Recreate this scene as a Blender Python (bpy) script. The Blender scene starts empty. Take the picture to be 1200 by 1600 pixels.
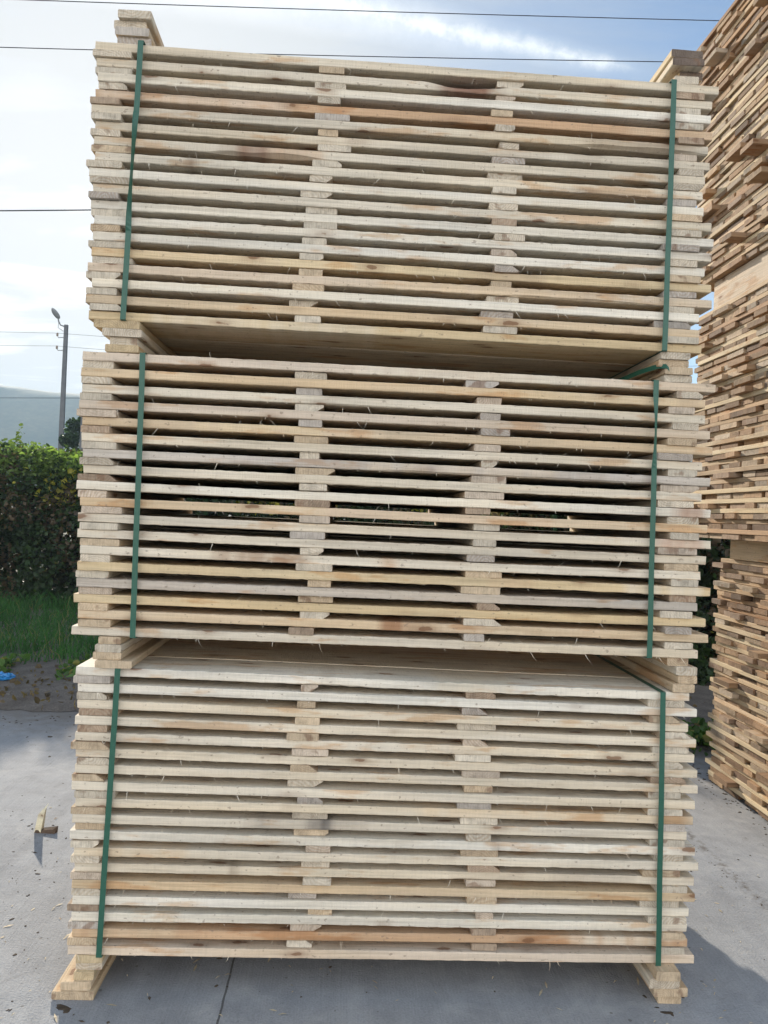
import bpy, math, random
import numpy as np
from mathutils import Vector, Matrix, noise

random.seed(7)
NP = np.random.default_rng(11)
sc = bpy.context.scene
C = sc.collection

# ------------------------------------------------------------------ camera
cam_d = bpy.data.cameras.new('camera')
cam = bpy.data.objects.new('camera', cam_d); C.objects.link(cam)
sc.camera = cam
cam_d.sensor_fit = 'VERTICAL'; cam_d.sensor_height = 36.0; cam_d.lens = 27.0
cam_d.clip_start = 0.05; cam_d.clip_end = 6000
yaw, pitch, roll = 0.0475, 0.005, 0.0423
CP = Vector((0.8386, -2.4496, 1.5427))
fw = Vector((math.sin(yaw)*math.cos(pitch), math.cos(yaw)*math.cos(pitch), math.sin(pitch)))
rt = Vector((math.cos(yaw), -math.sin(yaw), 0)); up = rt.cross(fw)
r2 = rt*math.cos(roll)+up*math.sin(roll); u2 = -rt*math.sin(roll)+up*math.cos(roll)
M = Matrix((r2, u2, -fw)).transposed().to_4x4(); M.translation = CP
cam.matrix_world = M

# ------------------------------------------------------------------ sun, sky, exposure
SUN_AZ, SUN_EL = math.radians(-18.5), math.radians(18.5)      # azimuth from +Y towards +X
SD = Vector((math.sin(SUN_AZ)*math.cos(SUN_EL), math.cos(SUN_AZ)*math.cos(SUN_EL), math.sin(SUN_EL)))
sl = bpy.data.lights.new('sun', 'SUN'); sl.energy = 4.5; sl.angle = math.radians(1.0); sl.color = (1.0, 0.90, 0.76)
so = bpy.data.objects.new('sun', sl); C.objects.link(so)
so.rotation_euler = (-SD).to_track_quat('-Z', 'Y').to_euler(); so.location = (-6, 20, 12)
sc.view_settings.view_transform = 'Standard'; sc.view_settings.look = 'None'
sc.view_settings.gamma = 1; sc.view_settings.exposure = 1.17
SKY_STRENGTH = 0.075

w = bpy.data.worlds.new("World"); sc.world = w; w.use_nodes = True
nt = w.node_tree; N = nt.nodes; Lk = nt.links
for n in list(N): N.remove(n)
def nd(t, tree=None, **k):
    n = (tree or nt).nodes.new(t)
    for a, b in k.items(): setattr(n, a, b)
    return n
def mth(tree, op, a, b=None, c=None, clamp=False):
    n = tree.nodes.new('ShaderNodeMath'); n.operation = op; n.use_clamp = clamp
    for i, v in enumerate((a, b, c)):
        if v is None: continue
        if isinstance(v, (int, float)): n.inputs[i].default_value = v
        else: tree.links.new(v, n.inputs[i])
    return n.outputs[0]
def vmth(tree, op, a, b=None):
    n = tree.nodes.new('ShaderNodeVectorMath'); n.operation = op
    for i, v in enumerate((a, b)):
        if v is None: continue
        if isinstance(v, (tuple, list, Vector)): n.inputs[i].default_value = tuple(v)
        else: tree.links.new(v, n.inputs[i])
    return n.outputs['Value'] if op in ('DOT_PRODUCT', 'LENGTH') else n.outputs['Vector']
def ramp(tree, fac, stops):
    n = tree.nodes.new('ShaderNodeValToRGB'); e = n.color_ramp.elements
    while len(e) < len(stops): e.new(0.5)
    for el, (p, c) in zip(e, stops):
        el.position = p; el.color = (c, c, c, 1) if isinstance(c, (int, float)) else tuple(c)+((1,) if len(c) == 3 else ())
    tree.links.new(fac, n.inputs[0]); return n.outputs[0]
def mix(tree, fac, a, b, mode='MIX'):
    n = tree.nodes.new('ShaderNodeMix'); n.data_type = 'RGBA'; n.blend_type = mode
    for i, v in ((0, fac), (6, a), (7, b)):
        if isinstance(v, (int, float)): n.inputs[i].default_value = v if i == 0 else (v, v, v, 1)
        elif isinstance(v, (tuple, list)): n.inputs[i].default_value = tuple(v)+((1,) if len(v) == 3 else ())
        else: tree.links.new(v, n.inputs[i])
    return n.outputs[2]
def noi(tree, vec, scale, detail=3, rough=.5, dist=0):
    n = tree.nodes.new('ShaderNodeTexNoise'); n.inputs['Scale'].default_value = scale
    n.inputs['Detail'].default_value = detail; n.inputs['Roughness'].default_value = rough
    n.inputs['Distortion'].default_value = dist
    tree.links.new(vec, n.inputs['Vector']); return n.outputs['Fac']

sky = nd('ShaderNodeTexSky', sky_type='NISHITA', sun_disc=False)
sky.sun_elevation = SUN_EL; sky.sun_rotation = SUN_AZ; sky.air_density = 1.0; sky.dust_density = 0.5; sky.ozone_density = 2.5
tc = nd('ShaderNodeTexCoord'); dirv = vmth(nt, 'NORMALIZE', tc.outputs['Generated'])
sep = nd('ShaderNodeSeparateXYZ'); Lk.new(dirv, sep.inputs[0])
zz = mth(nt, 'MAXIMUM', sep.outputs[2], 0.03)
zq = mth(nt, 'ADD', zz, 0.12)
px = mth(nt, 'DIVIDE', sep.outputs[0], zq); py = mth(nt, 'DIVIDE', sep.outputs[1], zq)
cmb = nd('ShaderNodeCombineXYZ'); Lk.new(px, cmb.inputs[0]); Lk.new(py, cmb.inputs[1])
mp = nd('ShaderNodeMapping'); mp.inputs['Rotation'].default_value = (0, 0, math.radians(-24)); mp.inputs['Scale'].default_value = (.55, 1.5, 1)
Lk.new(cmb.outputs[0], mp.inputs[0])
c1 = noi(nt, mp.outputs[0], 1.7, 8, .62, .5)
c2 = noi(nt, mp.outputs[0], .7, 4, .5, .2)
sdot = mth(nt, 'MAXIMUM', vmth(nt, 'DOT_PRODUCT', dirv, tuple(SD)), 0)
near = mth(nt, 'POWER', sdot, 7)              # thicker cloud veil on the sun's side
dens = mth(nt, 'ADD', mth(nt, 'MULTIPLY', c1, .75), mth(nt, 'MULTIPLY', c2, .45))
dens = mth(nt, 'ADD', dens, mth(nt, 'MULTIPLY', near, .46))
cov = ramp(nt, dens, [(.66, 0.0), (.80, .40), (1.0, .97)])
# bright cloud bank added behind the camera, out of view, to light the stack's front
rear_fill = ramp(nt, mth(nt, 'SUBTRACT', mth(nt, 'MULTIPLY', c2, .5), sep.outputs[1]), [(.10, 0), (.65, 1)])
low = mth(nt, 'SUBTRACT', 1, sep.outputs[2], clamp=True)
cov = mth(nt, 'MAXIMUM', cov, mth(nt, 'MULTIPLY', rear_fill, .95))
# contrail: a band along a great circle
def pdir(az, el):
    a, e = math.radians(az), math.radians(el)
    return Vector((math.sin(a)*math.cos(e), math.cos(a)*math.cos(e), math.sin(e)))
dA, dB = pdir(-3.5, 33.6), pdir(21.0, 29.3)
nrm = dA.cross(dB).normalized(); tan_ = (dB-dA).normalized()
wob = mth(nt, 'MULTIPLY', mth(nt, 'SUBTRACT', noi(nt, dirv, 14, 5, .65), .5), .010)
dd = mth(nt, 'ADD', vmth(nt, 'DOT_PRODUCT', dirv, tuple(nrm)), wob)
al = vmth(nt, 'DOT_PRODUCT', dirv, tuple(tan_))
a0, a1 = dA.dot(tan_), dB.dot(tan_)
tt = mth(nt, 'DIVIDE', mth(nt, 'SUBTRACT', al, a0), a1-a0)          # 0..1 along
wd = mth(nt, 'ADD', mth(nt, 'MULTIPLY', mth(nt, 'SUBTRACT', 1.05, tt), .026), .0085)
band = mth(nt, 'SUBTRACT', 1, mth(nt, 'DIVIDE', mth(nt, 'ABSOLUTE', dd), wd), clamp=True)
endf = ramp(nt, tt, [(0.0, .9), (.85, .9), (1.03, 0)])
band = mth(nt, 'MULTIPLY', mth(nt, 'MULTIPLY', band, endf), ramp(nt, noi(nt, dirv, 45, 5, .7), [(.30, .60), (.60, 1)]))
cov = mth(nt, 'MAXIMUM', cov, mth(nt, 'MINIMUM', mth(nt, 'MULTIPLY', band, 1.3), .95))
lum = mth(nt, 'ADD', mth(nt, 'ADD', 3.1, mth(nt, 'MULTIPLY', near, 2.9)), mth(nt, 'MULTIPLY', mth(nt, 'MULTIPLY', rear_fill, mth(nt, 'POWER', low, 1.05)), 18.0))
lum = mth(nt, 'ADD', lum, mth(nt, 'MULTIPLY', band, 3.2))
tone = mix(nt, rear_fill, mix(nt, near, (.88, .97, 1.06), (1.0, .995, .98)), mix(nt, low, (.62, .86, 1.20), (1.06, .97, .86)))
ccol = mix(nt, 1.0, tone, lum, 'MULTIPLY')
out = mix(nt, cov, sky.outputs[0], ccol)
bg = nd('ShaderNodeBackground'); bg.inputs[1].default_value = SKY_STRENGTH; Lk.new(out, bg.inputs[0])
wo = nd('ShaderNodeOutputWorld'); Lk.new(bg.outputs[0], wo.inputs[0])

# ------------------------------------------------------------------ materials
def newmat(name):
    m = bpy.data.materials.new(name); m.use_nodes = True; t = m.node_tree
    for n in list(t.nodes): t.nodes.remove(n)
    o = t.nodes.new('ShaderNodeOutputMaterial'); b = t.nodes.new('ShaderNodeBsdfPrincipled')
    t.links.new(b.outputs[0], o.inputs[0]); return m, t, b, o
def bump(t, b, h, dist, strength=1.0):
    n = t.nodes.new('ShaderNodeBump'); n.inputs['Distance'].default_value = dist; n.inputs['Strength'].default_value = strength
    t.links.new(h, n.inputs['Height']); t.links.new(n.outputs[0], b.inputs['Normal'])
def mapping(t, vec, scale, loc=(0, 0, 0), rot=(0, 0, 0)):
    n = t.nodes.new('ShaderNodeMapping'); n.inputs['Scale'].default_value = scale
    n.inputs['Location'].default_value = loc; n.inputs['Rotation'].default_value = rot
    t.links.new(vec, n.inputs[0]); return n.outputs[0]

def wood(name, endgrain, knot_amt=1.0, stain_amt=1.0):
    m, t, b, o = newmat(name)
    at = t.nodes.new('ShaderNodeAttribute'); at.attribute_name = 'tint'
    ob = t.nodes.new('ShaderNodeTexCoord').outputs['Object']
    oi = t.nodes.new('ShaderNodeObjectInfo')
    off = t.nodes.new('ShaderNodeCombineXYZ')
    t.links.new(mth(t, 'MULTIPLY', oi.outputs['Random'], 61.7), off.inputs[0])
    t.links.new(mth(t, 'MULTIPLY', oi.outputs['Random'], 23.1), off.inputs[1])
    t.links.new(mth(t, 'MULTIPLY', oi.outputs['Random'], 37.9), off.inputs[2])
    v = vmth(t, 'ADD', ob, off.outputs[0])
    col = at.outputs['Color']
    if not endgrain:
        g = noi(t, mapping(t, v, (1.6, 55, 55)), 1, 5, .6, .6)
        col = mix(t, 1, col, ramp(t, g, [(.30, .80), (.48, .98), (.70, 1.06)]), 'MULTIPLY')
        g2 = noi(t, mapping(t, v, (5, 130, 160)), 1, 3, .6, .3)
        col = mix(t, 1, col, ramp(t, g2, [(.32, .86), (.55, 1.0), (.8, 1.05)]), 'MULTIPLY')
        hue = noi(t, mapping(t, v, (.9, 9, 9), (2, 5, 3)), 1, 3, .6)
        col = mix(t, ramp(t, hue, [(.42, 0), (.68, .55)]), col, mix(t, 1, col, (1.0, .90, .74), 'MULTIPLY'))
        saw = noi(t, mapping(t, v, (170, 22, 18)), 1, 2, .6)
        col = mix(t, 1, col, ramp(t, saw, [(.30, .95), (.55, 1.0), (.72, 1.02)]), 'MULTIPLY')
        bl = noi(t, mapping(t, v, (3.2, 14, 14)), 1, 4, .6)
        col = mix(t, mth(t, 'MULTIPLY', ramp(t, bl, [(.58, 0), (.65, .62)]), stain_amt), col, mix(t, 1, col, (.80, .58, .40), 'MULTIPLY'))
        gy = noi(t, mapping(t, v, (1.7, 6, 6), (9, 3, 1)), 1, 3, .6)
        col = mix(t, ramp(t, gy, [(.56, 0), (.72, .45)]), col, mix(t, 1, col, (.80, .84, .86), 'MULTIPLY'))
        vo = t.nodes.new('ShaderNodeTexVoronoi'); vo.inputs['Scale'].default_value = 1.0
        vw = vmth(t, 'ADD', mapping(t, v, (3.4, 9, 9)), vmth(t, 'SCALE', v))
        vn = t.nodes.new('ShaderNodeTexNoise'); vn.inputs['Scale'].default_value = 30; t.links.new(v, vn.inputs['Vector'])
        vw = vmth(t, 'ADD', mapping(t, v, (4.2, 13, 13)), mapping(t, vn.outputs['Color'], (.16, .16, .16)))
        t.links.new(vw, vo.inputs['Vector'])
        kd = ramp(t, vo.outputs['Distance'], [(.0, 1), (.09, .95), (.105, .45), (.20, .16), (.30, 0)])
        col = mix(t, mth(t, 'MULTIPLY', kd, .85*knot_amt), col, (.16, .075, .035))
        sp = noi(t, mapping(t, v, (60, 90, 90)), 1, 2, .5)
        col = mix(t, ramp(t, sp, [(.665, 0), (.72, .55)]), col, (.20, .15, .11))
        h = mth(t, 'ADD', mth(t, 'MULTIPLY', saw, .8), mth(t, 'ADD', g2, mth(t, 'MULTIPLY', g, .6)))
        bump(t, b, h, .0022, .8)
    else:
        s = t.nodes.new('ShaderNodeSeparateXYZ'); t.links.new(ob, s.inputs[0])
        cy = mth(t, 'MULTIPLY', mth(t, 'SUBTRACT', mth(t, 'FRACT', mth(t, 'MULTIPLY', oi.outputs['Random'], 917.3)), .5), .10)
        cz = mth(t, 'MULTIPLY', mth(t, 'SUBTRACT', mth(t, 'FRACT', mth(t, 'MULTIPLY', oi.outputs['Random'], 413.9)), .5), .12)
        dy = mth(t, 'SUBTRACT', s.outputs[1], cy); dz = mth(t, 'SUBTRACT', s.outputs[2], cz)
        dist = mth(t, 'SQRT', mth(t, 'ADD', mth(t, 'MULTIPLY', dy, dy), mth(t, 'MULTIPLY', dz, dz)))
        dist = mth(t, 'ADD', dist, mth(t, 'MULTIPLY', noi(t, mapping(t, v, (1, 30, 30)), 1, 4), .022))
        rf = mth(t, 'ADD', 480, mth(t, 'MULTIPLY', mth(t, 'FRACT', mth(t, 'MULTIPLY', oi.outputs['Random'], 53.7)), 620))
        ring = mth(t, 'SINE', mth(t, 'MULTIPLY', dist, rf))
        ringf = mth(t, 'ADD', mth(t, 'MULTIPLY', ring, .5), .5)
        col = mix(t, mth(t, 'MULTIPLY', ringf, mth(t, 'MULTIPLY', mth(t, 'FRACT', mth(t, 'MULTIPLY', oi.outputs['Random'], 731.3)), .48)), col, mix(t, 1, col, (.60, .46, .34), 'MULTIPLY'))
        bl = noi(t, mapping(t, v, (2, 26, 30)), 1, 5, .65, .4)
        col = mix(t, 1, col, ramp(t, bl, [(.25, .62), (.50, .95), (.75, 1.12)]), 'MULTIPLY')
        kn = noi(t, mapping(t, v, (1, 17, 17), (4, 2, 8)), 1, 2, .5)
        col = mix(t, ramp(t, kn, [(.62, 0), (.68, .65)]), col, (.20, .12, .075))
        saw = noi(t, mapping(t, v, (40, 330, 26)), 1, 2, .5)
        col = mix(t, 1, col, ramp(t, saw, [(.30, .82), (.60, 1.05)]), 'MULTIPLY')
        bump(t, b, mth(t, 'ADD', saw, bl), .0030, .9)
    t.links.new(col, b.inputs['Base Color'])
    b.inputs['Roughness'].default_value = .82; b.inputs['Specular IOR Level'].default_value = .2
    return m
M_WOOD = wood('sawn_wood', False); M_END = wood('end_grain', True)
M_WOODR = wood('rough_sawn_wood', False, 1.0, 1.4)

def simple(name, col, rough=.7, nscale=8, namt=.3, spec=.3, bumpd=0, metallic=0):
    m, t, b, o = newmat(name)
    ob = t.nodes.new('ShaderNodeTexCoord').outputs['Object']
    n = noi(t, ob, nscale, 6, .6)
    c = mix(t, 1, tuple(col), ramp(t, n, [(.25, 1-namt), (.75, 1+namt)]), 'MULTIPLY')
    t.links.new(c, b.inputs['Base Color']); b.inputs['Roughness'].default_value = rough
    b.inputs['Specular IOR Level'].default_value = spec; b.inputs['Metallic'].default_value = metallic
    if bumpd: bump(t, b, n, bumpd)
    return m
M_STRAP = simple('green_plastic_strap', (.018, .090, .058), .42, 60, .12, .5)
M_POLE = simple('weathered_concrete_pole', (.13, .135, .14), .85, 5, .15)
M_LAMP = simple('grey_lamp_housing', (.22, .23, .24), .5, 10, .1, .5)
M_WIRE = simple('black_cable', (.03, .03, .035), .6, 5, .1)
M_BLUE = simple('blue_plastic', (.03, .22, .50), .4, 40, .2, .5)
M_WHITE = simple('white_litter', (.6, .6, .58), .6, 40, .1)
M_BARK = simple('bark', (.10, .07, .05), .9, 20, .4, .1, .01)
M_CERAM = simple('insulator_ceramic', (.25, .2, .16), .4, 10, .1)

def ground_mat():
    m, t, b, o = newmat('concrete_yard')
    ob = t.nodes.new('ShaderNodeTexCoord').outputs['Object']
    n1 = noi(t, ob, .9, 6, .6, .4); n2 = noi(t, ob, 9, 6, .65); n3 = noi(t, ob, 140, 3, .6)
    c = mix(t, ramp(t, n1, [(.3, 0), (.7, 1)]), (.255, .262, .272), (.36, .365, .37))
    c = mix(t, 1, c, ramp(t, n2, [(.25, .82), (.55, 1), (.8, 1.08)]), 'MULTIPLY')
    c = mix(t, 1, c, ramp(t, n3, [(.3, .84), (.6, 1.04)]), 'MULTIPLY')
    # broom marks
    br = noi(t, mapping(t, ob, (160, 3, 1)), 1, 3, .6)
    c = mix(t, 1, c, ramp(t, br, [(.3, .93), (.7, 1.05)]), 'MULTIPLY')
    # tyre tracks and worn patches
    ty = noi(t, mapping(t, ob, (1.1, .16, 1), (5, 2, 0), (0, 0, math.radians(-28))), 2.2, 5, .6, .3)
    c = mix(t, ramp(t, ty, [(.52, 0), (.64, .42)]), c, (.155, .158, .165))
    wp = noi(t, ob, 3.1, 7, .7, 1.2)
    c = mix(t, ramp(t, wp, [(.52, 0), (.70, .35)]), c, (.46, .45, .43))
    # pits and dark flecks
    vo = t.nodes.new('ShaderNodeTexVoronoi'); vo.inputs['Scale'].default_value = 24; t.links.new(ob, vo.inputs['Vector'])
    vs = t.nodes.new('ShaderNodeSeparateXYZ'); t.links.new(vo.outputs['Color'], vs.inputs[0])
    sel = mth(t, 'GREATER_THAN', vs.outputs[0], .72)
    rad = mth(t, 'MULTIPLY', vs.outputs[1], .16)
    fl = mth(t, 'MULTIPLY', mth(t, 'LESS_THAN', vo.outputs['Distance'], rad), sel)
    c = mix(t, mth(t, 'MULTIPLY', fl, .5), c, (.09, .075, .06))
    # oily stains
    st = noi(t, mapping(t, ob, (1, 1, 1), (3.3, 7.1, 0)), 2.3, 4, .55, 1)
    c = mix(t, ramp(t, st, [(.66, 0), (.72, .45)]), c, (.16, .155, .15))
    # saw-cut joints
    s = t.nodes.new('ShaderNodeSeparateXYZ'); t.links.new(ob, s.inputs[0])
    wv = mth(t, 'MULTIPLY', mth(t, 'SUBTRACT', noi(t, ob, 22, 3), .5), .006)
    def joint(coord, pos, width):
        d = mth(t, 'ABSOLUTE', mth(t, 'SUBTRACT', mth(t, 'ADD', coord, wv), pos))
        return mth(t, 'LESS_THAN', d, width)
    def multi(coord, pos, period, width):
        q = mth(t, 'ADD', mth(t, 'SUBTRACT', mth(t, 'ADD', coord, wv), pos), period*50+period/2)
        d = mth(t, 'ABSOLUTE', mth(t, 'SUBTRACT', mth(t, 'MODULO', q, period), period/2))
        return mth(t, 'LESS_THAN', d, width)
    j = mth(t, 'MAXIMUM', multi(s.outputs[0], .515, 4.2, .0035), multi(s.outputs[1], -1.45, 4.95, .0035))
    c = mix(t, mth(t, 'MULTIPLY', j, .8), c, (.06, .055, .05))
    # crack line full of dirt on the right
    cw = mth(t, 'MULTIPLY', mth(t, 'SUBTRACT', noi(t, ob, 5, 5, .7), .5), .10)
    dcr = mth(t, 'ABSOLUTE', mth(t, 'SUBTRACT', mth(t, 'ADD', s.outputs[0], cw), 2.63))
    cr = mth(t, 'MULTIPLY', ramp(t, dcr, [(.0, 1), (.035, 0)]), ramp(t, noi(t, ob, 28, 3, .6), [(.42, 0), (.60, .75)]))
    c = mix(t, cr, c, (.10, .085, .07))
    # soil washed onto the slab towards the verge
    dv = mth(t, 'ADD', s.outputs[1], mth(t, 'MULTIPLY', s.outputs[0], .11))
    so_ = mth(t, 'ADD', dv, mth(t, 'MULTIPLY', mth(t, 'SUBTRACT', n2, .5), 1.6))
    c = mix(t, ramp(t, mth(t, 'MULTIPLY', so_, .25), [(.60, 0), (.78, .75)]), c, (.15, .125, .10))
    t.links.new(c, b.inputs['Base Color']); b.inputs['Roughness'].default_value = .88
    b.inputs['Specular IOR Level'].default_value = .25
    bump(t, b, mth(t, 'ADD', mth(t, 'ADD', n3, mth(t, 'MULTIPLY', br, .6)), mth(t, 'ADD', mth(t, 'MULTIPLY', n2, 1.5), mth(t, 'MULTIPLY', fl, -1.5))), .004, .8)
    return m
M_GROUND = ground_mat()

def dirt_mat(name, a, b_, sc_=6):
    m, t, b, o = newmat(name)
    ob = t.nodes.new('ShaderNodeTexCoord').outputs['Object']
    n1 = noi(t, ob, sc_, 8, .7); n2 = noi(t, ob, sc_*12, 4, .7)
    c = mix(t, ramp(t, n1, [(.3, 0), (.7, 1)]), a, b_)
    c = mix(t, 1, c, ramp(t, n2, [(.3, .6), (.7, 1.25)]), 'MULTIPLY')
    t.links.new(c, b.inputs['Base Color']); b.inputs['Roughness'].default_value = .95
    bump(t, b, mth(t, 'ADD', n1, n2), .03); return m
M_DIRT = dirt_mat('bare_soil', (.13, .105, .085), (.26, .225, .19))
M_FIELD = dirt_mat('verge_soil', (.03, .045, .02), (.07, .08, .035), 1.5)

def leaf_mat(name, rough=.55, trans=.45):
    m, t, b, o = newmat(name)
    at = t.nodes.new('ShaderNodeAttribute'); at.attribute_name = 'tint'
    t.links.new(at.outputs['Color'], b.inputs['Base Color']); b.inputs['Roughness'].default_value = rough
    b.inputs['Specular IOR Level'].default_value = .35
    tr = t.nodes.new('ShaderNodeBsdfTranslucent')
    c2 = mix(t, 1, at.outputs['Color'], (1.5, 1.7, .7), 'MULTIPLY'); t.links.new(c2, tr.inputs[0])
    ms = t.nodes.new('ShaderNodeMixShader'); ms.inputs[0].default_value = trans
    t.links.new(b.outputs[0], ms.inputs[1]); t.links.new(tr.outputs[0], ms.inputs[2]); t.links.new(ms.outputs[0], o.inputs[0])
    return m
M_LEAF = leaf_mat('leaves'); M_GRASS = leaf_mat('grass_blades', .6, .4)

def hill_mat():
    m, t, b, o = newmat('forested_hillside')
    ob = t.nodes.new('ShaderNodeTexCoord').outputs['Object']
    n1 = noi(t, ob, .02, 6, .6); n2 = noi(t, ob, .25, 5, .7)
    c = mix(t, ramp(t, n1, [(.4, 0), (.6, 1)]), (.035, .055, .025), (.10, .10, .05))
    c = mix(t, 1, c, ramp(t, n2, [(.3, .5), (.7, 1.4)]), 'MULTIPLY')
    t.links.new(c, b.inputs['Base Color']); b.inputs['Roughness'].default_value = .95
    return m
M_HILL = hill_mat()

# ------------------------------------------------------------------ helpers
def tag(o, label=None, cat=None, group=None, kind=None):
    if label: o['label'] = label
    if cat: o['category'] = cat
    if group: o['group'] = group
    if kind: o['kind'] = kind
    return o
def empty(name, loc):
    o = bpy.data.objects.new(name, None); C.objects.link(o); o.location = loc; o.empty_display_size = .1; return o
class MB:
    def __init__(s): s.v = []; s.f = []; s.mi = []; s.c = []
    def add(s, verts, faces, mis=None, cols=None):
        k = len(s.v); s.v += [tuple(x) for x in verts]
        s.f += [tuple(i+k for i in f) for f in faces]
        s.mi += mis if mis else [0]*len(faces)
        s.c += cols if cols else [(1, 1, 1)]*len(verts)
    def box(s, x0, x1, y0, y1, z0, z1, mi=0):
        v = [(x, y, z) for x in (x0, x1) for y in (y0, y1) for z in (z0, z1)]
        s.add(v, [(0, 1, 3, 2), (4, 6, 7, 5), (0, 4, 5, 1), (2, 3, 7, 6), (0, 2, 6, 4), (1, 5, 7, 3)], [mi]*6)
    def tube(s, pts, rads, n=8, mi=0, caps=True):
        V = []; F = []
        pts = [Vector(p) for p in pts]
        for i, p in enumerate(pts):
            d = (pts[min(i+1, len(pts)-1)]-pts[max(i-1, 0)]).normalized()
            a = d.cross(Vector((0, 0, 1)));
            if a.length < .05: a = d.cross(Vector((0, 1, 0)))
            a.normalize(); b = d.cross(a)
            r = rads[i] if hasattr(rads, '__len__') else rads
            V += [p+a*r*math.cos(2*math.pi*j/n)+b*r*math.sin(2*math.pi*j/n) for j in range(n)]
        for i in range(len(pts)-1):
            for j in range(n):
                F.append((i*n+j, i*n+(j+1) % n, (i+1)*n+(j+1) % n, (i+1)*n+j))
        if caps: F.append(tuple(range(n))[::-1]); F.append(tuple((len(pts)-1)*n+j for j in range(n)))
        s.add(V, F, [mi]*len(F))
    def build(s, name, mats, parent=None, loc=(0, 0, 0), rot=(0, 0, 0), smooth=False, tint=False):
        me = bpy.data.meshes.new(name); me.from_pydata(s.v, [], s.f)
        for m in (mats if isinstance(mats, (list, tuple)) else [mats]): me.materials.append(m)
        me.polygons.foreach_set('material_index', s.mi)
        if smooth: me.polygons.foreach_set('use_smooth', [True]*len(s.f))
        if tint:
            a = me.color_attributes.new('tint', 'FLOAT_COLOR', 'POINT')
            arr = np.ones((len(s.v), 4), dtype=np.float32); arr[:, :3] = np.array(s.c, dtype=np.float32)
            a.data.foreach_set('color', arr.ravel())
        me.update()
        o = bpy.data.objects.new(name, me); C.objects.link(o)
        o.location = loc; o.rotation_euler = rot
        if parent: o.parent = parent
        return o
def quads(name, V, cols, mat, parent=None, nper=4, loc=(0, 0, 0)):
    """V: (n*nper,3) array, nper verts per face"""
    n = len(V)//nper
    me = bpy.data.meshes.new(name)
    me.vertices.add(len(V)); me.vertices.foreach_set('co', V.astype(np.float32).ravel())
    me.loops.add(len(V)); me.loops.foreach_set('vertex_index', np.arange(len(V), dtype=np.int32))
    me.polygons.add(n); me.polygons.foreach_set('loop_start', np.arange(n, dtype=np.int32)*nper)
    me.polygons.foreach_set('loop_total', np.full(n, nper, dtype=np.int32))
    a = me.color_attributes.new('tint', 'FLOAT_COLOR', 'POINT')
    arr = np.ones((len(V), 4), dtype=np.float32); arr[:, :3] = cols; a.data.foreach_set('color', arr.ravel())
    me.materials.append(mat); me.update(calc_edges=True); me.validate()
    o = bpy.data.objects.new(name, me); C.objects.link(o); o.location = loc
    if parent: o.parent = parent
    return o

def lerp(a, b, t): return a+(b-a)*t
def scl(c, k): return tuple(q*k for q in c)
def mixc(a, b, t): return tuple(lerp(x, y, t) for x, y in zip(a, b))

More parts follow.
